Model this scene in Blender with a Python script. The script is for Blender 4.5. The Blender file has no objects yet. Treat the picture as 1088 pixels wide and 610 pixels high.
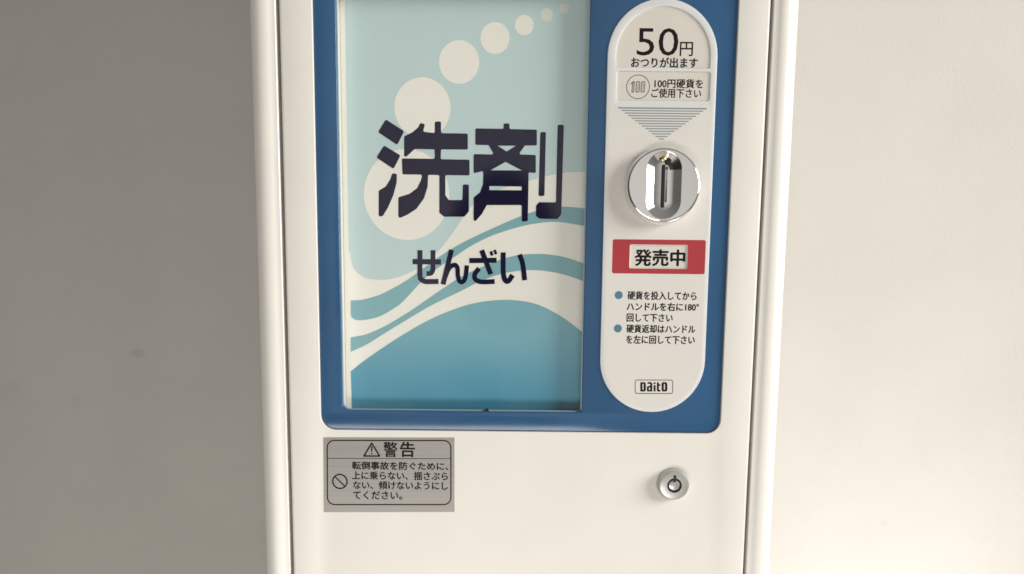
import bpy, bmesh, math
from mathutils import Vector, Matrix
from mathutils.geometry import tessellate_polygon
C = bpy.context.scene
COL = C.collection

# ------------------------------------------------------------------ camera
# units: metres; x to the right, y into the machine (door face at y = 0), z up
H = 1.14            # height of the camera
DIST = 0.4775       # camera to door face
PPY = 412.0         # row of the optical axis: the photograph is the upper part of a taller frame
FPX = 786.0         # focal length in pixels of a 1088 px wide picture (a 26 mm lens)
_d = Vector((-67, 7000 - PPY, FPX)).normalized()              # world down, in camera axes (right, down, forward)
_r = Vector((1, .0100, 0)); _r = (_r - _d * _r.dot(_d)).normalized()
_n = _r.cross(_d)
if _n.z < 0: _n = -_n
cam = bpy.data.cameras.new('camera'); cam.lens = 36 * FPX / 1088; cam.sensor_width = 36; cam.sensor_fit = 'HORIZONTAL'
cam.shift_y = (PPY - 305) / 1088; cam.clip_start = .01; cam.clip_end = 100
co = bpy.data.objects.new('camera', cam); COL.objects.link(co)
rt = Vector((_r.x, _n.x, -_d.x)); up = -Vector((_r.y, _n.y, -_d.y)); fw = Vector((_r.z, _n.z, -_d.z))
M4 = Matrix((rt, up, -fw)).transposed().to_4x4(); M4.translation = Vector((0, -DIST, H)); co.matrix_world = M4
C.camera = co

def P(x, y, dep=0.0):
    """measured point of the photograph -> (x, z) in mm on the plane 'dep' mm behind the door face (z relative to H)"""
    v = Vector((x - 544, y - PPY, FPX)); t = (DIST * 1000 + dep) / v.dot(_n); p = v * t
    return (p.dot(_r), -p.dot(_d))

# ------------------------------------------------------------------ render settings, world, lamps
C.view_settings.view_transform = 'Standard'; C.view_settings.look = 'None'
C.view_settings.exposure = 0.0; C.view_settings.gamma = 1.0
C.render.engine = 'CYCLES'
C.cycles.filter_width = 1.6
C.cycles.max_bounces = 10; C.cycles.transparent_max_bounces = 16
C.cycles.use_denoising = True

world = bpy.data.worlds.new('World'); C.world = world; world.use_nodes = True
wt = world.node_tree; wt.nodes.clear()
class NB:
    """small node-building helper: arithmetic on sockets"""
    def __init__(s, tree): s.t = tree
    def n(s, kind, **kw):
        nd = s.t.nodes.new(kind)
        for k, v in kw.items(): setattr(nd, k, v)
        return nd
    def m(s, op, a, b=None, c=None):
        nd = s.n('ShaderNodeMath', operation=op)
        for i, v in enumerate((a, b, c)):
            if v is None: continue
            if isinstance(v, (int, float)): nd.inputs[i].default_value = v
            else: s.t.links.new(v, nd.inputs[i])
        return nd.outputs[0]
    def link(s, a, b): s.t.links.new(a, b)
    def ss(s, v, lo, hi):
        nd = s.n('ShaderNodeMapRange', interpolation_type='SMOOTHSTEP')
        s.link(v, nd.inputs[0]); nd.inputs[1].default_value = lo; nd.inputs[2].default_value = hi
        return nd.outputs[0]
w = NB(wt)
tc = w.n('ShaderNodeTexCoord'); sp = w.n('ShaderNodeSeparateXYZ'); w.link(tc.outputs['Generated'], sp.inputs[0])
dx, dy, dz = sp.outputs
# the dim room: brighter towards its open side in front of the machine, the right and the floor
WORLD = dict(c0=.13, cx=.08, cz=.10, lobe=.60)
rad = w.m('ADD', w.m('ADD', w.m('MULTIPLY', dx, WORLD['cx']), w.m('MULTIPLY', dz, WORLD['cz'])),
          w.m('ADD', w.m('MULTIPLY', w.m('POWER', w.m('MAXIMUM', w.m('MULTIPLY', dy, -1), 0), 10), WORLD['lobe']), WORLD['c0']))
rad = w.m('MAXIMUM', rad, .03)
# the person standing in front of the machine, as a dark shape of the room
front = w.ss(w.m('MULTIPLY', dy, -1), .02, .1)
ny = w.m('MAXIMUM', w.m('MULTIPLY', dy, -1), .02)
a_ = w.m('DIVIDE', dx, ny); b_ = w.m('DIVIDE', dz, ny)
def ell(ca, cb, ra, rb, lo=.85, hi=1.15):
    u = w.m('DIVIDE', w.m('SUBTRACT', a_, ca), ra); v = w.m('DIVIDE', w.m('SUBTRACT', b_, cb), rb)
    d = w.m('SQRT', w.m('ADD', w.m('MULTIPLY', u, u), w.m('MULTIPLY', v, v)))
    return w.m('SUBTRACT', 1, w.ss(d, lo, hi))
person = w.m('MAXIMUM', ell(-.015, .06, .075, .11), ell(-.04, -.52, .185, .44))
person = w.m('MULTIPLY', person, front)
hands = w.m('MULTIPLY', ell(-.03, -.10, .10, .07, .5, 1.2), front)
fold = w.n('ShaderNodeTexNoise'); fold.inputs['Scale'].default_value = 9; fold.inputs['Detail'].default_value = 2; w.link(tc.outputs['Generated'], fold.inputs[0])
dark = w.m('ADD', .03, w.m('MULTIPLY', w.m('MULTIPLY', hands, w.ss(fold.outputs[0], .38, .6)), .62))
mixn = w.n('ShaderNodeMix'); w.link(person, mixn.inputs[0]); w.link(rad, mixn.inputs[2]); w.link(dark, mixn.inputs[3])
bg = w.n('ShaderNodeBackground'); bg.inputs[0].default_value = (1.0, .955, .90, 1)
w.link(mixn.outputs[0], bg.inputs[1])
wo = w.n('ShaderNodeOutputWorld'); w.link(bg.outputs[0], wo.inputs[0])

def area(name, loc, target, sx, sy, power, col=(1, 1, 1)):
    l = bpy.data.lights.new(name, 'AREA'); l.shape = 'RECTANGLE'; l.size = sx; l.size_y = sy; l.energy = power; l.color = col
    o = bpy.data.objects.new(name, l); COL.objects.link(o); o.location = loc
    o.rotation_euler = (Vector(target) - Vector(loc)).to_track_quat('-Z', 'Y').to_euler()
    return o
WARM = (1.0, .975, .93)
area('window_light', (2.70, -1.08, H + .78), (0, 0, H + .03), 1.5, 1.3, 104.0, WARM)      # daylight from the right
area('low_wall_light', (.47, .03, H - .58), (.24, .33, H - .18), .25, .3, 1.7, (1, .99, .97))    # lamp added low beside the machine to brighten the right wall
area('front_fill_light', (-.20, -1.02, H - .66), (-.06, 0, H - .14), .9, .3, 6.6, WARM)  # fill lamp added low in front to brighten the door

# ------------------------------------------------------------------ materials
def principled(name, col, rough=.5, metal=0., spec=.5, coat=0.):
    m = bpy.data.materials.new(name); m.use_nodes = True
    b = m.node_tree.nodes['Principled BSDF']
    b.inputs['Base Color'].default_value = (*col, 1); b.inputs['Roughness'].default_value = rough
    b.inputs['Metallic'].default_value = metal; b.inputs['Specular IOR Level'].default_value = spec
    b.inputs['Coat Weight'].default_value = coat; b.inputs['Coat Roughness'].default_value = .06
    return m
def grain(m, scale, strength, dist=.0003, cvar=0., cscale=30, rvar=0., stretch=(1, 1, 1), wav=0.):
    """fine bump, faint uneven colour and uneven gloss in object space"""
    k = NB(m.node_tree); b = m.node_tree.nodes['Principled BSDF']
    t = k.n('ShaderNodeTexCoord'); mp = k.n('ShaderNodeMapping'); k.link(t.outputs['Object'], mp.inputs[0]); mp.inputs['Scale'].default_value = stretch
    if strength:
        n1 = k.n('ShaderNodeTexNoise'); n1.inputs['Scale'].default_value = scale; n1.inputs['Detail'].default_value = 4
        k.link(mp.outputs[0], n1.inputs[0])
        bp = k.n('ShaderNodeBump'); bp.inputs['Strength'].default_value = strength; bp.inputs['Distance'].default_value = dist
        k.link(n1.outputs[0], bp.inputs['Height'])
        if wav:                                            # slow waviness of pressed sheet
            n3 = k.n('ShaderNodeTexNoise'); n3.inputs['Scale'].default_value = 14; n3.inputs['Detail'].default_value = 1
            k.link(mp.outputs[0], n3.inputs[0])
            b3 = k.n('ShaderNodeBump'); b3.inputs['Strength'].default_value = 1; b3.inputs['Distance'].default_value = wav
            k.link(n3.outputs[0], b3.inputs['Height']); k.link(b3.outputs[0], bp.inputs['Normal'])
        k.link(bp.outputs[0], b.inputs['Normal'])
    n2 = k.n('ShaderNodeTexNoise'); n2.inputs['Scale'].default_value = cscale; n2.inputs['Detail'].default_value = 5
    k.link(mp.outputs[0], n2.inputs[0])
    if cvar:
        base = b.inputs['Base Color'].default_value[:]
        mx = k.n('ShaderNodeMix', data_type='RGBA'); k.link(k.ss(n2.outputs[0], .3, .7), mx.inputs[0])
        mx.inputs[6].default_value = tuple(c * (1 - cvar) for c in base[:3]) + (1,)
        mx.inputs[7].default_value = tuple(min(1, c * (1 + cvar)) for c in base[:3]) + (1,)
        k.link(mx.outputs[2], b.inputs['Base Color'])
    if rvar:
        r = b.inputs['Roughness'].default_value
        k.link(k.m('ADD', r - rvar / 2, k.m('MULTIPLY', n2.outputs[0], rvar)), b.inputs['Roughness'])
    return m
MT = {}
MT['paint'] = grain(principled('cream_paint', (.80, .775, .72), .38, spec=.4), 700, .12, .0002, .012, 25, .15, wav=.0012)
MT['paint_frame'] = grain(principled('frame_paint', (.80, .775, .72), .34, spec=.45), 700, .12, .0002, .012, 25, .15, wav=.0012)
MT['dark_gap'] = principled('dark_strip', (.02, .016, .012), .8)
MT['blue'] = grain(principled('blue_plastic', (.028, .094, .205), .16, spec=.5), 900, .05, .0002, .06, 18, .10, wav=.0005)
MT['white_plastic'] = grain(principled('white_plastic', (.70, .715, .72), .28), 800, .04, .0002, .01, 40, .1)
MT['card'] = grain(principled('cream_card', (.68, .645, .58), .35), 500, .05, .0002, .02, 40, .1)
MT['label'] = grain(principled('label_film', (.72, .69, .645), .32), 500, .03, .0002, .01, 40, .1)
MT['box_white'] = principled('white_box', (.85, .84, .80), .45)
MT['print_cream'] = grain(principled('print_cream', (.90, .865, .80), .5), 300, .03, .0003, .02, 12)
MT['print_pale'] = grain(principled('print_pale_blue', (.55, .69, .70), .5), 300, .03, .0003, .02, 12)
MT['print_teal'] = grain(principled('print_teal', (.22, .43, .48), .5), 300, .03, .0003, .03, 12)
MT['print_bubble'] = principled('print_faint_bubble', (.72, .75, .70), .5)
MT['pane_edge'] = principled('pane_edge', (.40, .50, .52), .3)
MT['navy'] = principled('navy_print', (.006, .004, .030), .7, spec=.15)
MT['ink'] = principled('black_ink', (.010, .008, .008), .7, spec=.15)
MT['ink_grey'] = principled('grey_ink', (.16, .145, .125), .5)
MT['ink_slate'] = principled('slate_ink', (.23, .28, .31), .5)
MT['bullet'] = principled('slate_blue_print', (.085, .19, .26), .45)
MT['red'] = grain(principled('red_print', (.40, .038, .045), .3), 500, .02, .0002, .03, 40)
MT['chrome'] = grain(principled('chrome', (.90, .89, .88), .085, 1.0), 400, .03, .0002, 0, 60, .05)
MT['zinc'] = grain(principled('satin_zinc', (.52, .52, .49), .36, .7), 900, .06, .0002, .02, 90, .1)
MT['mouth'] = principled('darkened_chrome', (.10, .09, .085), .22, .9)  # dark chrome that paints out a highlight in the scoop
MT['brass'] = principled('brass', (.62, .50, .28), .25, 1.0)
MT['slot'] = principled('slot_black', (.006, .006, .007), .5)
MT['black_rubber'] = principled('black_ring', (.012, .012, .012), .45)
MT['core'] = principled('lock_core', (.50, .48, .48), .3, .6)
st = grain(principled('silver_foil', (.295, .28, .26), .42, .3), 60, .10, .0003, .06, 7, .15, (1, 1, 90)); MT['silver'] = st
MT['ink_brown'] = principled('dark_brown_ink', (.014, .010, .009), .7, spec=.15)
# deep printed wave: the print runs from a light teal at its crest to a deep teal at the foot of the sheet
m = principled('print_deep_wave', (.1, .3, .4), .5); k = NB(m.node_tree); MT['print_deep'] = m
t = k.n('ShaderNodeTexCoord'); s_ = k.n('ShaderNodeSeparateXYZ'); k.link(t.outputs['Object'], s_.inputs[0])
mx = k.n('ShaderNodeMix', data_type='RGBA'); k.link(k.ss(s_.outputs[2], H - .071, H - .002), mx.inputs[0])
mx.inputs[6].default_value = (.06, .29, .43, 1); mx.inputs[7].default_value = (.20, .44, .51, 1)
k.link(mx.outputs[2], m.node_tree.nodes['Principled BSDF'].inputs['Base Color'])
# clear pane: lets the light straight through and mirrors the room at its surface
m = bpy.data.materials.new('clear_pane'); m.use_nodes = True; MT['pane'] = m; k = NB(m.node_tree); m.node_tree.nodes.clear()
lw = k.n('ShaderNodeLayerWeight'); lw.inputs[0].default_value = .5
fac = k.m('ADD', .028, k.m('MULTIPLY', .9, k.m('POWER', lw.outputs['Facing'], 5)))
tr = k.n('ShaderNodeBsdfTransparent'); tr.inputs[0].default_value = (.995, 1, .995, 1)
gl = k.n('ShaderNodeBsdfGlossy'); gl.inputs['Roughness'].default_value = .03
ms = k.n('ShaderNodeMixShader'); k.link(fac, ms.inputs[0]); k.link(tr.outputs[0], ms.inputs[1]); k.link(gl.outputs[0], ms.inputs[2])
ou = k.n('ShaderNodeOutputMaterial'); k.link(ms.outputs[0], ou.inputs[0])
# wall: painted, finely pitted paper with a few old smudges and one paper joint
m = grain(principled('wall_paint', (.54, .52, .488), .7, spec=.25), 380, .30, .001, .02, 9); MT['wall'] = m
k = NB(m.node_tree); b = m.node_tree.nodes['Principled BSDF']
src = b.inputs['Base Color'].links[0].from_socket
t = k.n('ShaderNodeTexCoord'); s_ = k.n('ShaderNodeSeparateXYZ'); k.link(t.outputs['Object'], s_.inputs[0])
nz = k.n('ShaderNodeTexNoise'); nz.inputs['Scale'].default_value = 60; k.link(t.outputs['Object'], nz.inputs[0])
smud = None
WY = 330.0
for (px, py, rx, rz, amt) in ((145, 375, 9, 5, .15), (78, 427, 10, 9, .04), (12, 418, 14, 16, .06), (150, 313, 12, 8, .03), (940, 556, 5, 4, .06)):
    X, Z = P(px, py, WY)
    u = k.m('DIVIDE', k.m('SUBTRACT', s_.outputs[0], X / 1000), rx / 1000); v = k.m('DIVIDE', k.m('SUBTRACT', s_.outputs[2], Z / 1000 + H), rz / 1000)
    d = k.m('ADD', k.m('ADD', k.m('MULTIPLY', u, u), k.m('MULTIPLY', v, v)), k.m('MULTIPLY', k.m('SUBTRACT', nz.outputs[0], .5), 2.2))
    e = k.m('MULTIPLY', k.m('SUBTRACT', 1, k.ss(d, .0, 1.6)), amt)
    smud = e if smud is None else k.m('MAXIMUM', smud, e)
mx = k.n('ShaderNodeMix', data_type='RGBA'); k.link(smud, mx.inputs[0]); k.link(src, mx.inputs[6]); mx.inputs[7].default_value = (.12, .11, .10, 1)
k.link(mx.outputs[2], b.inputs['Base Color'])
MT['floor'] = grain(principled('floor_vinyl', (.42, .38, .32), .5), 120, .1, .0005, .05, 6)

# ------------------------------------------------------------------ mesh helpers (plane coordinates in mm; z relative to H)
ORIGIN = Vector((.006, .165, 0))                       # base of the machine
def fillet(pts, r, seg=5):
    """round every corner of a polygon; r is one radius or one per corner"""
    out = []; n = len(pts)
    for i in range(n):
        ri = r[i] if isinstance(r, (list, tuple)) else r
        p0, p1, p2 = (Vector(pts[(i + j) % n]) for j in (-1, 0, 1))
        a, c = p0 - p1, p2 - p1; la, lc = a.length, c.length
        if ri <= 0 or la < 1e-6 or lc < 1e-6: out.append(tuple(p1)); continue
        a /= la; c /= lc; ang = a.angle(c)
        if ang > math.radians(172) or ang < math.radians(4): out.append(tuple(p1)); continue
        t = min(ri / math.tan(ang / 2), la * .48, lc * .48)
        q0, q2 = p1 + a * t, p1 + c * t
        sg = max(2, seg)
        rr = t * math.tan(ang / 2)
        cen = p1 + (a + c).normalized() * (rr / math.sin(ang / 2))
        v0, v2 = q0 - cen, q2 - cen
        a0 = math.atan2(v0.y, v0.x); da = math.atan2(v2.y, v2.x) - a0
        while da > math.pi: da -= 2 * math.pi
        while da < -math.pi: da += 2 * math.pi
        for s in range(sg + 1):
            th = a0 + da * s / sg; out.append((cen.x + rr * math.cos(th), cen.y + rr * math.sin(th)))
    return out
def rrect(x0, z0, x1, z1, r, seg=6): return fillet([(x0, z0), (x1, z0), (x1, z1), (x0, z1)], r, seg)
def circle(cx, cz, r, n=48, rz=None): return [(cx + r * math.cos(2 * math.pi * i / n), cz + (rz or r) * math.sin(2 * math.pi * i / n)) for i in range(n)]
def area2(p): return sum(p[i][0] * p[(i + 1) % len(p)][1] - p[(i + 1) % len(p)][0] * p[i][1] for i in range(len(p))) / 2
def ccw(p): return list(p) if area2(p) > 0 else list(reversed(p))
def inset(p, d):
    """move a counter-clockwise outline inwards by d"""
    n = len(p); out = []
    for i in range(n):
        a, b, c = Vector(p[i - 1]), Vector(p[i]), Vector(p[(i + 1) % n])
        e1, e2 = (b - a), (c - b)
        if e1.length < 1e-7: e1 = e2
        if e2.length < 1e-7: e2 = e1
        n1 = Vector((-e1.y, e1.x)).normalized(); n2 = Vector((-e2.y, e2.x)).normalized()
        mm = (n1 + n2); q = mm.length_squared
        mm = mm * (2 / q) if q > .3 else n1
        v = b + mm * d; out.append((v.x, v.y))
    return out
def catmull(pts, seg=8, closed=False):
    out = []; n = len(pts); rng = n if closed else n - 1
    for i in range(rng):
        p = [Vector(pts[j % n] if closed else pts[max(0, min(n - 1, j))]) for j in (i - 1, i, i + 1, i + 2)]
        for s in range(seg):
            t = s / seg
            v = .5 * ((2 * p[1]) + (-p[0] + p[2]) * t + (2 * p[0] - 5 * p[1] + 4 * p[2] - p[3]) * t * t + (-p[0] + 3 * p[1] - 3 * p[2] + p[3]) * t ** 3)
            out.append(tuple(v))
    if not closed: out.append(tuple(pts[-1]))
    return out
def stroke(pts, wd, closed=False):
    """ribbon outline of a polyline"""
    n = len(pts); L, R = [], []
    for i in range(n):
        a = Vector(pts[i - 1] if (i or closed) else pts[0]); b = Vector(pts[i]); c = Vector(pts[(i + 1) % n] if (i < n - 1 or closed) else pts[-1])
        e1, e2 = b - a, c - b
        if e1.length < 1e-7: e1 = e2
        if e2.length < 1e-7: e2 = e1
        n1 = Vector((-e1.y, e1.x)).normalized(); n2 = Vector((-e2.y, e2.x)).normalized(); mm = n1 + n2
        mm = mm * (2 / mm.length_squared) if mm.length_squared > .6 else n1
        L.append(tuple(b + mm * wd / 2)); R.append(tuple(b - mm * wd / 2))
    return (L, R) if closed else L + R[::-1]

class MB:
    """collects geometry for ONE mesh object"""
    def __init__(s): s.bm = bmesh.new(); s.mats = []
    def mi(s, m):
        if m not in s.mats: s.mats.append(m)
        return s.mats.index(m)
    def v(s, x, y, z): return s.bm.verts.new((x / 1000 - ORIGIN.x, y / 1000 - ORIGIN.y, z / 1000 + H - ORIGIN.z))
    def face(s, vs, mi=0):
        try: f = s.bm.faces.new(vs); f.material_index = mi; return f
        except ValueError: return None
    def sheet(s, outer, holes=(), y=0., mat=None):
        mi = s.mi(mat); loops = [ccw(outer)] + [ccw(h)[::-1] for h in holes]
        vs = [s.v(p[0], y, p[1]) for l in loops for p in l]
        for t in tessellate_polygon([[Vector((p[0], p[1], 0)) for p in l] for l in loops]):
            a, b, c = (vs[i] for i in t)
            f = s.face((a, b, c), mi)
            if f:
                f.normal_update()
                if f.normal.y > 0: f.normal_flip()
    def plate(s, outer, holes=(), y0=0., y1=1., mat=None, bev=0., seg=3, hbev=None, back=True):
        """flat plate from y0 (front) to y1 (back) with rounded front edges"""
        mi = s.mi(mat); hb = bev if hbev is None else hbev
        loops = [(ccw(outer), bev, 1)] + [(ccw(h), hb, -1) for h in holes]
        fr = []
        for (l, bv, sg) in loops:
            rings = []
            if bv > 0:
                for q in range(seg + 1):
                    th = math.pi / 2 * q / seg                       # 0: on the face, 90 degrees: on the side
                    rings.append((inset(l, sg * bv * (1 - math.sin(th))), y0 + bv * (1 - math.cos(th))))
            else: rings.append((l, y0))
            rings.append((l, y1))
            rv = [[s.v(p[0], yy, p[1]) for p in ll] for ll, yy in rings]
            for q in range(len(rv) - 1):
                n = len(rv[q])
                for i in range(n): s.face((rv[q][i], rv[q][(i + 1) % n], rv[q + 1][(i + 1) % n], rv[q + 1][i]), mi)
            fr.append((rings[0][0], rv[0], rv[-1]))
        flat = [v for _, f, _ in fr for v in f]; bk = [v for _, _, b in fr for v in b]
        tri = tessellate_polygon([[Vector((p[0], p[1], 0)) for p in (ll if i == 0 else ll[::-1])] for i, (ll, _, _) in enumerate(fr)])
        idx = []; base = 0
        for i, (ll, _, _) in enumerate(fr):
            n = len(ll); idx += [base + (j if i == 0 else n - 1 - j) for j in range(n)]; base += n
        for t in tri:
            s.face([flat[idx[i]] for i in t], mi)
            if back: s.face([bk[idx[i]] for i in t], mi)
    def box(s, x0, x1, y0, y1, z0, z1, mat):
        s.plate([(x0, z0), (x1, z0), (x1, z1), (x0, z1)], (), y0, y1, mat)
    def lathe(s, cx, cz, prof, mat, n=64):
        """turned about the y axis; prof = [(radius, y), ...] from the front centre outwards"""
        mi = s.mi(mat); prev = None
        for (r, y) in prof:
            ring = [s.v(cx, y, cz)] if r <= 1e-6 else [s.v(cx + r * math.cos(2 * math.pi * i / n), y, cz + r * math.sin(2 * math.pi * i / n)) for i in range(n)]
            if prev:
                for i in range(n):
                    j = (i + 1) % n
                    if len(prev) == 1: s.face((prev[0], ring[i], ring[j]), mi)
                    elif len(ring) == 1: s.face((prev[i], ring[0], prev[j]), mi)
                    else: s.face((prev[i], ring[i], ring[j], prev[j]), mi)
            prev = ring
    def prism_z(s, plan, z0, z1, mat):
        """plan outline (x, y) extruded upwards"""
        mi = s.mi(mat); p = ccw(plan)
        a = [s.v(x, y, z0) for x, y in p]; b = [s.v(x, y, z1) for x, y in p]; n = len(p)
        for i in range(n): s.face((a[i], a[(i + 1) % n], b[(i + 1) % n], b[i]), mi)
        for t in tessellate_polygon([[Vector((q[0], q[1], 0)) for q in p]]):
            s.face([a[i] for i in t], mi); s.face([b[i] for i in t], mi)
    def text(s, body, x0, z0, x1, z1, y, mat, bold=0., shear=0.):
        """lettering stretched to fill the box x0..x1, z0..z1"""
        cu = bpy.data.curves.new('lettering', 'FONT'); cu.body = body; cu.shear = shear; cu.resolution_u = 3
        o = bpy.data.objects.new('lettering', cu); COL.objects.link(o)
        bpy.context.view_layer.update()
        me = bpy.data.meshes.new_from_object(o.evaluated_get(bpy.context.evaluated_depsgraph_get()))
        xs = [v.co.x for v in me.vertices]; ys = [v.co.y for v in me.vertices]
        ax, bx, ay, by = min(xs), max(xs), min(ys), max(ys); mi = s.mi(mat)
        em = (x1 - x0) / (bx - ax); w = bold * em; q = 0
        for (ox, oz) in (((0, 0),) if bold <= 0 else ((-w, 0), (w, 0), (0, w * .8), (0, -w * .8))):     # heavier strokes: shifted passes
            vs = [s.v(x0 + w + (v.co.x - ax) / (bx - ax) * (x1 - x0 - 2 * w) + ox, y - .004 * q, z0 + (v.co.y - ay) / (by - ay) * (z1 - z0) + oz) for v in me.vertices]
            for p in me.polygons:
                f = s.face([vs[i] for i in p.vertices], mi)
                if f:
                    f.normal_update()
                    if f.normal.y > 0: f.normal_flip()
            q += 1
        bpy.data.objects.remove(o); bpy.data.curves.remove(cu); bpy.data.meshes.remove(me)
    def textpx(s, body, L, T, R, B, dep, y, mat, bold=0., shear=0.):
        cx, cy = (L + R) / 2, (T + B) / 2
        x0 = P(L, cy, dep)[0]; x1 = P(R, cy, dep)[0]; z1 = P(cx, T, dep)[1]; z0 = P(cx, B, dep)[1]
        s.text(body, x0, z0, x1, z1, y, mat, bold, shear)
    def build(s, name, parent=None, smooth=35, label=None, recalc=True):
        me = bpy.data.meshes.new(name)
        if recalc: bmesh.ops.recalc_face_normals(s.bm, faces=s.bm.faces)
        s.bm.to_mesh(me); s.bm.free()
        for m in s.mats: me.materials.append(m)
        if smooth:
            for p in me.polygons: p.use_smooth = True
            me.set_sharp_from_angle(angle=math.radians(smooth))
        o = bpy.data.objects.new(name, me); COL.objects.link(o)
        if parent: o.parent = parent
        else: o.location = ORIGIN
        if label: o['label'] = label
        return o

# ------------------------------------------------------------------ the setting
mb = MB(); mb.box(-2200, 2200, WY + 2, WY + 60, -H * 1000, 1400, MT['wall'])
# the joint of the wall paper at the right: one lap, half a millimetre thick
jx = P(1076, 400, WY)[0]; mb.box(-2200, jx, WY + 1.1, WY + 1.9, -H * 1000, 1400, MT['wall'])
wl = mb.build('wall', smooth=0); wl['kind'] = 'structure'; wl['label'] = 'plain cream wall behind the vending machine, shaded on the left and sunlit on the right'
# object-space patterns of the wall are written in world coordinates
for v in wl.data.vertices: v.co += ORIGIN
wl.location = (0, 0, 0)
mb = MB(); mb.box(-2200, 2200, -1600, WY + 1, -H * 1000 - 60, -H * 1000, MT['floor']); fl = mb.build('floor', smooth=0); fl['kind'] = 'structure'; fl['label'] = 'floor under the vending machine'

# ------------------------------------------------------------------ the vending machine
root = bpy.data.objects.new('vending_machine', None); COL.objects.link(root); root.location = ORIGIN
root['label'] = 'white detergent vending machine with blue front, wave picture window and chrome coin knob'
root['category'] = 'vending machine'
DX0, DX1, DZ0, DZ1 = -145.3, 156.3, -740, 530         # door
GX0, GX1 = -147.3, 157.8                               # inner sides of the frame
OX0, OX1 = -166.0, 176.2                               # cabinet sides
# cabinet: plan outline with rounded front corners, a shallow step beside the door and the door rebate
def corner(cx, cy, rx, ry, a0, a1, n=10): return [(cx + rx * math.cos(math.radians(a0 + (a1 - a0) * i / n)), cy + ry * math.sin(math.radians(a0 + (a1 - a0) * i / n))) for i in range(n + 1)]
plan = [(OX0, 328)] + corner(OX0 + 10, 11, 10, 11.5, 180, 270) + [(GX0 - 4.4, -.5), (GX0 - 4.0, -.25), (GX0 - .5, -.25), (GX0, .2), (GX0, 24)]
plan += [(GX1, 24), (GX1, .2), (GX1 + .5, -.25), (GX1 + 4.0, -.25), (GX1 + 4.4, -.5)] + corner(OX1 - 11, 11, 11, 11.5, 270, 360) + [(OX1, 328)]
mb = MB(); mb.prism_z(plan, -H * 1000 + 1, 560, MT['paint_frame'])
mb.box(GX0, GX1, .5, 24, DZ1 + 2, 559.5, MT['paint_frame']); mb.box(GX0, GX1, .5, 24, -H * 1000 + 1.5, DZ0 - 2, MT['paint_frame'])
mb.build('cabinet', root, 40, 'cream painted cabinet with rounded front corners')
mb = MB(); mb.box(GX0 + .1, DX0 + 1.5, 20.5, 23.8, DZ0, DZ1, MT['dark_gap']); mb.box(DX1 - 1.5, GX1 - .1, 20.5, 23.8, DZ0, DZ1, MT['dark_gap'])
mb.build('door_gap_strip', root, 0)  # near-black strips at the back of the gaps beside the door

# door with the opening for the blue front
FX0, FX1, FZ0, FZ1 = -124.85, 136.65, -85.9, 213
opening = rrect(FX0, FZ0, FX1, FZ1, 9.5, 8)
mb = MB(); mb.plate(rrect(DX0, DZ0, DX1, DZ1, 1.5, 3), [opening], 0, 20, MT['paint'], 1.7, 4, .5)
door = mb.build('door', root, 40, 'cream painted front door')

# blue front, set 2 mm into the door
fd = 1.6
wx0, wz0 = P(363.4, 420, fd)[0], P(500, 437.0, fd)[1]; wx1 = P(622.6, 230, fd)[0]; wz1 = 188
win = fillet([(wx0, wz0), (wx1, wz0), (wx1, wz1), (wx0, wz1)], [5.0, 1.5, 3, 3], 6)
mb = MB(); mb.plate(inset(ccw(opening), .25), [win], fd, fd + 2.2, MT['blue'], .5, 3, .45)
fascia = mb.build('front_panel', root, 40, 'glossy blue front panel with rounded corners')

# display window: white box behind the panel, picture, clear pane
pd = 12.5
bx1, bz0, bz1 = wx1 + 9, wz0 - 10, wz1 + 2
mb = MB()
mb.plate([(wx0 - 3, bz0 - 3), (bx1 + 3, bz0 - 3), (bx1 + 3, bz1 + 3), (wx0 - 3, bz1 + 3)], [[(wx0, bz0), (bx1, bz0), (bx1, bz1), (wx0, bz1)]], fd + 2.3, pd + 1, MT['box_white'])
mb.box(wx0 - 3, bx1 + 3, pd + 1.05, pd + 2.5, bz0 - 3, bz1 + 3, MT['box_white'])
disp = mb.build('display_window', root, 0, 'white lined display recess')
mb = MB()
sx0, sx1 = wx0 + .25, bx1 - .3
Q = lambda pts: [P(x, y, pd) for x, y in pts]
mb.sheet([(sx0, bz0 + .2), (sx1, bz0 + .2), (sx1, bz1 - .2), (sx0, bz1 - .2)], (), pd + .5, MT['print_cream'])
px0 = P(372.6, 330, pd)[0]
def clampx(l, x0=None, x1=None): return [(max(x, x0) if x0 is not None else x, z) for x, z in l]
# pale sky of the picture
low = catmull(Q([(372.2, 268), (375, 284), (386, 294), (399, 297.2), (417, 296), (439, 288), (461, 272), (481, 247.5), (504, 216), (535, 200), (573, 189), (600, 183.5), (624, 182.5), (636, 184)]), 8)
mb.sheet([(px0 - .6, bz1 - .3), (px0 - .6, low[0][1])] + low + [(sx1 - .1, low[-1][1]), (sx1 - .1, bz1 - .3)], (), pd + .42, MT['print_pale'])
for i, (cx, cy, r) in enumerate(((432, 207, 45.5), (448.8, 114.5, 30), (487.8, 65.8, 21.4), (526, 40.2, 15.6), (557, 26.5, 10), (581, 15.7, 6.8), (599.5, 8.8, 5))):
    a, c = P(cx, cy, pd); rr = P(cx + r, cy, pd)[0] - a
    mb.sheet(circle(a, c, rr, 64, rr * 1.04), (), pd + .36 - i * .003, MT['print_cream'] if i < 5 else MT['print_bubble'])
def band(upper, lower, y, mat):
    u, l = catmull(Q(upper), 8), catmull(Q(lower), 8)
    mb.sheet(u + l[::-1], (), y, mat)
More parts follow.
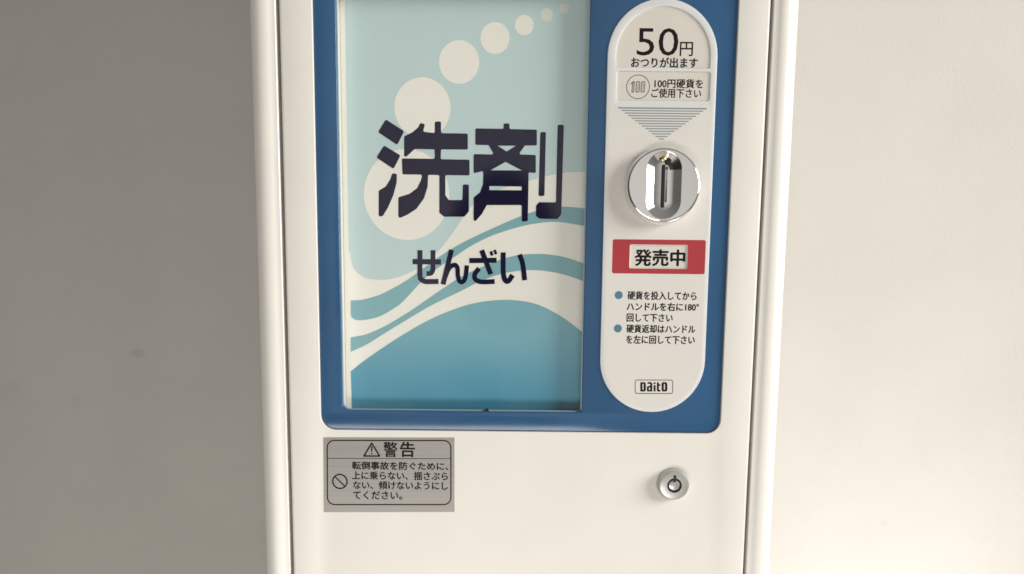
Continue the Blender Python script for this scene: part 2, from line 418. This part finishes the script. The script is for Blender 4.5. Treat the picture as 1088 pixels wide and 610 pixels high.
band([(372.6, 319.4), (384, 318.6), (395, 316), (405, 312.6), (418, 306), (432, 298), (450, 285), (468, 272), (485, 261.5), (508.5, 249.5), (540.6, 235), (563.6, 226), (582, 221.5), (600, 219.7), (620, 221.5), (636, 224.5)],
     [(372.6, 334), (374.5, 338), (380.4, 340.3), (392, 339.2), (405, 335.5), (418, 328), (428, 320.5), (451, 296), (468.5, 282.5), (485, 271.5), (502, 260.5), (525, 249.5), (554, 240.5), (575, 236.7), (593, 235.8), (620, 240), (636, 244)], pd + .34, MT['print_teal'])
band([(372.6, 358.4), (390, 355), (409, 346.5), (432, 333), (452, 319.5), (479, 301), (499, 289.5), (529, 277), (546.5, 272), (561, 270.2), (580, 270.2), (600, 273.5), (620, 280), (636, 287)],
     [(372.6, 374), (390, 365.8), (409, 354), (432, 340), (454.7, 326.5), (468.5, 319.5), (490.6, 308.8), (508, 300), (529, 292), (546, 288.5), (561, 287), (580, 288), (600, 292), (620, 299), (636, 307)], pd + .335, MT['print_teal'])
u = catmull(Q([(372.6, 394.7), (386, 384), (409, 368), (432, 353.4), (454.7, 340.6), (477.6, 330.5), (500.6, 323), (523.5, 319.4), (546, 319), (569, 323), (592, 333.7), (617.5, 352), (638, 372)]), 8)
mb.sheet(u + [(u[-1][0], bz0 + .3), (px0, bz0 + .3)], (), pd + .33, MT['print_deep'])
mb.build('picture', disp, 0, 'printed picture of cream bubbles and teal waves')
# big characters, drawn (coordinates on a 4.358x enlargement of the photograph)
def zz(pts, ox, oy, s): return [P(ox + x / s, oy + y / s, pd) for x, y in pts]
K = lambda pts: zz(pts, 380, 110, 4.358)
mb = MB(); yl = pd + .24
sm = 1.1
for pl in ([(130, 73), (215, 128), (183, 192), (94, 132)], [(122, 194), (198, 240), (166, 303), (86, 250)],
           [(160, 323), (182, 325), (180, 368), (165, 425), (140, 482), (116, 521), (100, 524), (97, 514), (97, 404), (130, 384), (150, 352)]):
    mb.sheet(fillet(K(pl), sm, 4), (), yl, MT['navy'])
wash = [(290, 90), (312, 95), (302, 130), (357, 137), (357, 83), (386, 83), (386, 137), (510, 139), (510, 213), (386, 212), (384, 258), (518, 260), (518, 333), (406, 331),
        (406, 425), (422, 447), (485, 447), (487, 375), (515, 375), (515, 500), (494, 524), (400, 524), (378, 506), (378, 331), (326, 330), (324, 385), (308, 438), (272, 488), (230, 515), (196, 530), (188, 524), (188, 434), (240, 418), (275, 392), (293, 355), (299, 329), (207, 328), (204, 254), (357, 256), (357, 212), (265, 210), (226, 245), (215, 246), (215, 152), (255, 132), (280, 110)]
mb.sheet(fillet(K(wash), .9, 3), (), yl, MT['navy'])
agent = [(545, 115), (676, 117), (676, 92), (703, 92), (703, 118), (830, 121), (830, 194), (775, 194), (745, 236), (825, 238), (825, 322), (792, 318), (788, 545), (760, 547), (760, 470), (598, 470), (575, 512), (545, 545), (537, 540), (537, 435), (566, 412), (580, 375), (582, 312), (542, 322), (537, 318), (537, 234), (632, 236), (606, 192), (545, 191)]
mb.sheet(fillet(K(agent), .8, 3), [K([(648, 195), (733, 195), (690, 222)]), K([(616, 309), (685, 270), (762, 310)]), K([(610, 382), (760, 384), (760, 402), (610, 401)])], yl, MT['navy'])
mb.sheet(fillet(K([(846, 132), (872, 132), (865, 428), (838, 428)]), .9, 4), (), yl, MT['navy'])
mb.sheet(fillet(K([(926, 98), (955, 98), (943, 512), (926, 535), (842, 533), (825, 520), (827, 472), (840, 457), (918, 458)]), .9, 4), (), yl, MT['navy'])
# the small line under it, brushed as strokes (6.8x enlargement)
def ks(pts, wd, curve=False, y=yl):
    pts = zz(pts, 420, 250, 6.8)
    if curve: pts = catmull(pts, 6)
    mb.sheet(stroke(pts, wd / 6.8 * .6 * (DIST * 1000 + pd) / (DIST * 1000)), (), y, MT['navy'])
ks([(125, 190), (330, 193)], 37); ks([(272, 108), (272, 235), (264, 266), (252, 276), (226, 277)], 34, True, yl - .01)
ks([(178, 108), (178, 285), (188, 318), (216, 334), (260, 335), (312, 334)], 36, True, yl - .02)
ks([(406, 105), (345, 355)], 36); ks([(362, 300), (385, 245), (412, 219), (436, 217), (449, 240), (453, 296), (464, 331), (486, 337), (506, 306), (517, 218)], 32, True, yl - .01)
ks([(535, 183), (732, 181)], 36); ks([(624, 108), (690, 282)], 36, False, yl - .01); ks([(606, 240), (574, 282), (578, 318), (612, 335), (660, 337), (718, 334)], 34, True, yl - .02)
ks([(690, 116), (700, 147)], 20); ks([(716, 106), (729, 137)], 20)
ks([(780, 124), (779, 210), (782, 285), (796, 326), (818, 330), (848, 288)], 36, True); ks([(897, 140), (920, 205), (935, 325)], 36, True)
mb.build('picture_lettering', disp, 0, 'navy Japanese lettering reading detergent')
mb = MB(); mb.plate(inset(ccw([(wx0 - 1.5, wz0 - 3), (wx1 + 4, wz0 - 3), (wx1 + 4, wz1 + 1.5), (wx0 - 1.5, wz1 + 1.5)]), 0), (), fd + 2.35, fd + 4.0, MT['pane'])
# the pane sits in the mouth of the box: keep it inside the box walls
pn = mb.build('window_pane', disp, 0, 'clear glossy pane')
mb = MB(); mb.plate(inset(ccw(win), -.15), [inset(ccw(win), .75)], fd + 2.22, fd + 2.33, MT['pane_edge']); mb.build('pane_edge', disp, 0, 'thin pale edge of the pane')
cx, cz = P(517, 435.8, fd); mb = MB(); mb.plate(fillet([(cx - 1.6, cz - .8), (cx + 1.5, cz - .8), (cx + .9, cz + .9), (cx - .8, cz + .7)], .3, 3), (), fd + 1.2, fd + 2.3, MT['slot'], .2, 2)
mb.build('pane_speck', disp, 40, 'tiny dark speck at the lower edge of the pane')  # small dark speck, built as a raised piece

# coin panel: white rounded plate with sunk cards
kd = 1.0
pcx = 90.95; phw = 34.0; ptop, pbot = 150.2, -38.2
pill = [(pcx + phw * math.cos(math.radians(a)), ptop + phw * math.sin(math.radians(a))) for a in range(0, 181, 6)] + [(pcx + phw * math.cos(math.radians(a)), pbot + phw * math.sin(math.radians(a))) for a in range(180, 361, 6)]
def px(L, T, R, B, dep=kd):
    cx, cy = (L + R) / 2, (T + B) / 2
    return P(L, cy, dep)[0], P(cx, B, dep)[1], P(R, cy, dep)[0], P(cx, T, dep)[1]
ax0, az0, ax1, _ = px(654.8, 20, 755.5, 72.2); ar = (ax1 - ax0) / 2; atz = P(706, 6.5, kd)[1]
arch = [(ax0, az0), (ax1, az0)] + [((ax0 + ax1) / 2 + ar * math.cos(math.radians(a)), atz - ar + ar * math.sin(math.radians(a))) for a in range(0, 181, 6)]
c2 = px(655.2, 75.8, 754.5, 107); coin_rect = rrect(*c2, 1.6, 4)
s2 = px(669.4, 260.6, 729.9, 285.0); stat = rrect(*s2, .7, 3)
mb = MB(); mb.plate(pill, [arch, coin_rect, stat], kd - .2, fd - .02, MT['white_plastic'], .45, 3, .25)
# backing cards sit behind the openings, on the blue panel's own recess
panel = mb.build('coin_panel', root, 40, 'white rounded coin panel with printed instructions')
cd = fd - .03
mb = MB(); mb.sheet(inset(ccw(arch), -.05), (), cd - .03, MT['card']); mb.build('price_card', panel, 0, 'cream arched price card')
mb = MB(); mb.sheet(inset(ccw(coin_rect), -.05), (), cd - .03, MT['card']); mb.build('coin_card', panel, 0, 'cream card naming the coin to use')
mb = MB(); mb.sheet(inset(ccw(stat), -.05), (), cd - .03, MT['card']); mb.textpx('発売中', 674.0, 265.3, 728.2, 282.6, fd, cd - .07, MT['ink'], .034); mb.build('status_card', panel, 0, 'small card in the red label reading on sale')
yp = kd - .2 - .03
mb = MB(); ztop = P(700, 111.0, kd)[1]; lab = [p for p in inset(ccw(pill), 2.3) if p[1] < ztop - 3]
lab = [(pcx + phw - 2.3, ztop), (pcx - phw + 2.3, ztop)] + sorted([p for p in lab if p[0] < pcx], key=lambda p: -p[1]) + sorted([p for p in lab if p[0] >= pcx], key=lambda p: p[1])
lab = fillet(lab, 1.2, 3); mb.sheet(lab, [inset(ccw(stat), -.30)], yp + .012, MT['label']); mb.build('instruction_label', panel, 0, 'warm white printed label')
mb2 = MB(); r_ = px(650.5, 254.7, 749.3, 291.0); mb2.sheet(rrect(*r_, 1.3, 5), [inset(ccw(stat), -.32)], yp, MT['red']); mb2.build('status_label', panel, 0, 'red label framing the status card')
yc = cd - .07
mb = MB()
mb.textpx('50', 676.7, 29.8, 720.8, 59.3, fd, yc, MT['ink'], 0); mb.textpx('円', 722.3, 44.8, 736.3, 59.6, fd, yc, MT['ink'], .012)
mb.textpx('おつりが出ます', 670.4, 61.3, 741.4, 72.0, fd, yc, MT['ink'], .03)
mb.build('price_lettering', panel, 0)
mb = MB(); mb.textpx('100円硬貨を', 695.3, 84.1, 747.2, 93.7, fd, yc, MT['ink'], .024); mb.textpx('ご使用下さい', 692, 94.3, 745, 104, fd, yc, MT['ink'], .024)
mb.build('coin_lettering', panel, 0)
mb = MB(); a, c = P(677.9, 92.4, fd); mb.sheet(circle(a, c, 7.35), [circle(a, c, 6.85)], yc, MT['ink_grey'])
for i, gx in enumerate((672.2, 677.6, 683.0)):            # outlined figures of a coin
    x, z = P(gx, 92.4, fd)
    if i: mb.sheet(fillet([(x - 1.5, z - 3.4), (x + 1.1, z - 3.4), (x + 1.6, z + 3.4), (x - 1.0, z + 3.4)], 1.0, 4), [fillet([(x - .9, z - 2.8), (x + .55, z - 2.8), (x + .95, z + 2.8), (x - .45, z + 2.8)], .6, 4)], yc, MT['ink_grey']); mb.sheet(fillet([(x - .28, z - 2.2), (x + .1, z - 2.2), (x + .38, z + 2.2), (x, z + 2.2)], .15, 3), (), yc, MT['ink_grey'])
    else: mb.sheet([(x - .7, z - 3.4), (x + .9, z - 3.4), (x + 1.3, z + 3.4), (x + .1, z + 3.4), (x - 1.3, z + 2.0), (x - 1.1, z + 1.4), (x - .3, z + 1.9)], [[(x - .1, z - 2.8), (x + .35, z - 2.8), (x + .7, z + 2.8), (x + .4, z + 2.8)]], yc, MT['ink_grey'])
mb.build('coin_mark', panel, 0, 'round coin symbol with outlined figures')
mb = MB()
for i in range(13):
    f = i / 12; zc = P(700, 115.2 + f * (147.8 - 115.2), kd)[1]
    xa = P(656.2 + f * (699.5 - 656.2), 115.2 + f * 32.6, kd)[0]; xb = P(751.2 + f * (705.8 - 751.2), 115.2 + f * 32.6, kd)[0]
    th = .46 if i == 0 else .36
    mb.sheet([(xa, zc + th), (xb, zc + th), (xb - .5, zc - th), (xa + .5, zc - th)], (), yp, MT['ink_slate'])
mb.build('arrow_mark', panel, 0, 'downward arrow made of slate lines')
for (bx, by) in ((657.3, 313.6), (656.4, 349.0)):
    mb = MB(); a, c = P(bx, by, kd); mb.sheet(circle(a, c, 2.6, 32), (), yp, MT['bullet']); mb.build('bullet', panel, 0)
mb = MB()
for (tx, L, T, R, B) in (('硬貨を投入してから', 666.5, 309.8, 740.2, 318.7), ('ハンドルを右に180°', 665.6, 321.7, 742.6, 330.4), ('回して下さい', 665.6, 333.6, 714.8, 342.0), ('硬貨返却はハンドル', 665.3, 345.2, 738.9, 353.9), ('を左に回して下さい', 665.0, 356.6, 738.3, 365.4)):
    mb.textpx(tx, L, T, R, B, kd, yp, MT['ink'], .038)
mb.build('instruction_lettering', panel, 0)
# maker's plate: rounded frame and block letters (13.6x enlargement)
mb = MB(); g = lambda pts: [P(655 + x / 13.6, 395 + y / 13.6, kd) for x, y in pts]
o_ = fillet(g([(262, 112), (818, 114), (818, 322), (262, 320)]), 1.6, 5); mb.sheet(o_, [inset(ccw(o_), .62)], yp, MT['ink_grey'])
def blk(pts, holes=(), r=.35): mb.sheet(fillet(g(pts), r, 3), [g(h) for h in holes], yp, MT['ink'])
blk([(343, 150), (410, 150), (424, 172), (424, 265), (410, 286), (343, 286)], [[(375, 176), (391, 176), (391, 260), (375, 260)]], .5)
blk([(446, 150), (500, 150), (517, 168), (517, 286), (446, 286), (438, 268), (438, 222), (452, 206), (486, 206), (486, 176), (446, 176)], [[(468, 228), (485, 228), (485, 264), (468, 264)]], .4)
blk([(535, 192), (565, 192), (565, 286), (535, 286)], (), .2); blk([(535, 152), (565, 152), (565, 178), (535, 178)], (), .4)
blk([(582, 152), (612, 152), (612, 180), (636, 180), (636, 204), (612, 204), (612, 262), (636, 262), (636, 286), (594, 286), (582, 272)], (), .3)
blk([(664, 150), (720, 150), (734, 172), (734, 265), (720, 286), (664, 286), (650, 265), (650, 172)], [[(684, 176), (700, 176), (700, 260), (684, 260)]], .5)
mb.build('maker_mark', panel, 0, 'block letter mark in a thin rounded frame')

# coin knob: turned chrome disc, rounded grip with the coin slot
kx, kz = 92.95, 71.3
def stadium(hw, hh, n=24):
    c = hh - hw; return [(hw * math.cos(math.pi * i / n), c + hw * math.sin(math.pi * i / n)) for i in range(n + 1)] + [(hw * math.cos(math.pi + math.pi * i / n), -c + hw * math.sin(math.pi + math.pi * i / n)) for i in range(n + 1)]
def st(hw, hh): return [(kx + x, kz + z) for x, z in stadium(hw, hh)]
ky = -7.4; HW, HH = 10.9, 20.6
mb = MB(); mb.sheet(circle(kx, kz, 21.4, 96), [st(HW, HH)], ky, MT['chrome'])
mb.lathe(kx, kz, [(21.4, ky), (22.0, ky + .15), (22.5, ky + .6), (22.8, ky + 1.3), (22.9, ky + 2.6), (22.95, -3.4), (23.1, -2.6), (23.5, -2.2), (23.6, -1.6), (23.6, .82)], MT['chrome'], 96)
knob = mb.build('coin_knob', root, 40, 'round chrome coin knob')
# scooped grip with a fin in the middle that carries the slot: stadium rings from the rim inwards
mb = MB(); mi = mb.mi(MT['chrome']); prev = None
for (ins, y) in [(-.25, ky - .03), (.05, ky - .03), (.3, ky + .1), (4.3, ky + 2.25), (4.8, ky + 2.48), (5.6, ky + 2.75), (7.2, ky + 3.1), (9.0, ky + 3.35), (10.6, ky + 3.45)]:
    ring = [mb.v(x, y, z) for x, z in st(HW - ins, HH - ins)]
    if prev:
        n = len(ring)
        for i in range(n): mb.face((prev[i], prev[(i + 1) % n], ring[(i + 1) % n], ring[i]), mi)
    prev = ring
mb.face(prev, mi)
dk = mb.mi(MT['mouth'])                                    # scoop faces by the coin mouth, painted dark to cover a lamp highlight
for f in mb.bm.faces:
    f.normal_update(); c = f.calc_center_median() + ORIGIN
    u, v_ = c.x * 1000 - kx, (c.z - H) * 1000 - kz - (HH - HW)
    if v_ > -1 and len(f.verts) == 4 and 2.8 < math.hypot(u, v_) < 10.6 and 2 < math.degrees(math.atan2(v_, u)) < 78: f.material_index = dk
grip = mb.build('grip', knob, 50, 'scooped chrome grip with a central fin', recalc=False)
grip.data.flip_normals()
mb = MB(); mb.plate(rrect(kx - 1.2, kz - 13.8, kx + 1.2, kz + 12.9, .6, 3), (), ky + 3.1, ky + 7, MT['slot'], .15, 2)
mb.plate(fillet([(kx - 4.0, kz + 15.8), (kx + .4, kz + 15.4), (kx + .6, kz + 12.6), (kx + 3.4, kz + 12.4), (kx + 4.8, kz + 15.6), (kx + 2.6, kz + 18.0), (kx - 2.6, kz + 17.6)], 1.2, 4), (), ky + 1.7, ky + 5, MT['slot'], .4, 3); mb.build('coin_slot', knob, 40, 'narrow black coin slot with a dark coin mouth at its top')
mb = MB(); mb.lathe(kx - .6, kz + 16.2, [(0, ky + .9), (.9, ky + 1.0), (1.6, ky + 1.5), (1.8, ky + 2.6)], MT['brass'], 24); mb.build('coin_catch', knob, 40, 'small brass catch in the coin mouth')

# lock below the blue front
lx, lz = 106.75, -119.6
mb = MB(); mb.lathe(lx, lz, [(4.75, -2.6), (4.75, -5.3), (4.9, -5.5), (8.7, -5.5), (9.3, -5.3), (9.6, -4.8), (10.7, -.9), (10.9, .3)], MT['zinc'], 72)
lock = mb.build('lock', root, 40, 'round grey cam lock')
mb = MB(); mb.lathe(lx, lz, [(0, -3.2), (4.74, -3.2), (4.74, -.2)], MT['black_rubber'], 48); mb.plate(rrect(lx - .95, lz + 4.2, lx + .95, lz + 6.9, .3, 3), (), -5.62, -5.3, MT['black_rubber'], .1, 2); mb.plate(rrect(lx - .95, lz + 2.3, lx + .95, lz + 4.6, .3, 3), (), -5.55, -3.1, MT['black_rubber'], .1, 2)
mb.build('key_groove', lock, 40, 'black ring groove with a notch')
mb = MB(); mb.lathe(lx, lz, [(0, -5.1), (2.9, -5.1), (3.4, -4.9), (3.5, -4.5), (3.5, -3.1)], MT['core'], 48); mb.build('lock_core', lock, 40)

# warning sticker on the door
mb = MB(); sd = -.08
so = [P(343.6, 464.6), P(482.9, 464.9), P(482.9, 544.0), P(344.0, 544.2)]
mb.plate(fillet(so, .4, 2), (), sd, -.005, MT['silver'])
stk = mb.build('warning_sticker', root, 0, 'silver foil warning sticker with dark print')
ys = sd - .03
mb = MB(); g = lambda pts: [P(340 + x / 6.42, 455 + y / 6.42) for x, y in pts]
o_ = fillet(g([(45, 79), (897, 80), (897, 525), (47, 525)]), 5.2, 8); mb.sheet(o_, [inset(ccw(o_), .8)], ys, MT['ink_brown'])
mb.sheet(g([(50, 204), (893, 205), (893, 209), (50, 208)]), (), ys - .01, MT['ink_brown']); mb.build('border', stk, 0)
mb = MB(); tri = fillet(g([(353, 92), (416, 195), (290, 195)]), .5, 3); mb.sheet(tri, [fillet(inset(ccw(g([(353, 92), (416, 195), (290, 195)])), 1.0), .3, 3)], ys, MT['ink'])
mb.sheet(g([(347, 124), (359, 124), (356.5, 162), (349.5, 162)]), (), ys, MT['ink']); mb.sheet(circle(*g([(353, 174)])[0], .5, 16), (), ys, MT['ink']); mb.build('warning_triangle', stk, 0, 'black outlined triangle with an exclamation mark')
mb = MB(); a, c = g([(136, 363)])[0]; mb.sheet(circle(a, c, 5.2), [circle(a, c, 4.25)], ys, MT['ink']); q = .707 * 4.6; mb.sheet(stroke([(a - q, c + q), (a + q, c - q)], .85), (), ys - .01, MT['ink']); mb.build('prohibition_mark', stk, 0, 'black circle with a slash')
mb = MB(); T = lambda tx, L, Tt, R, B, bo: mb.textpx(tx, 340 + L / 6.42, 455 + Tt / 6.42, 340 + R / 6.42, 455 + B / 6.42, 0, ys, MT['ink_brown'], bo + .018)
T('警', 432, 94, 529, 196, .002); T('告', 545, 94, 649, 196, .006)
T('転倒事故を防ぐために、', 218, 230, 877, 284, .012); T('上に乗らない、揺さぶら', 218, 297, 873, 352, .012); T('ない、傾けないようにし', 225, 363, 873, 418, .012); T('てください。', 225, 430, 562, 485, .012)
mb.build('warning_lettering', stk, 0)
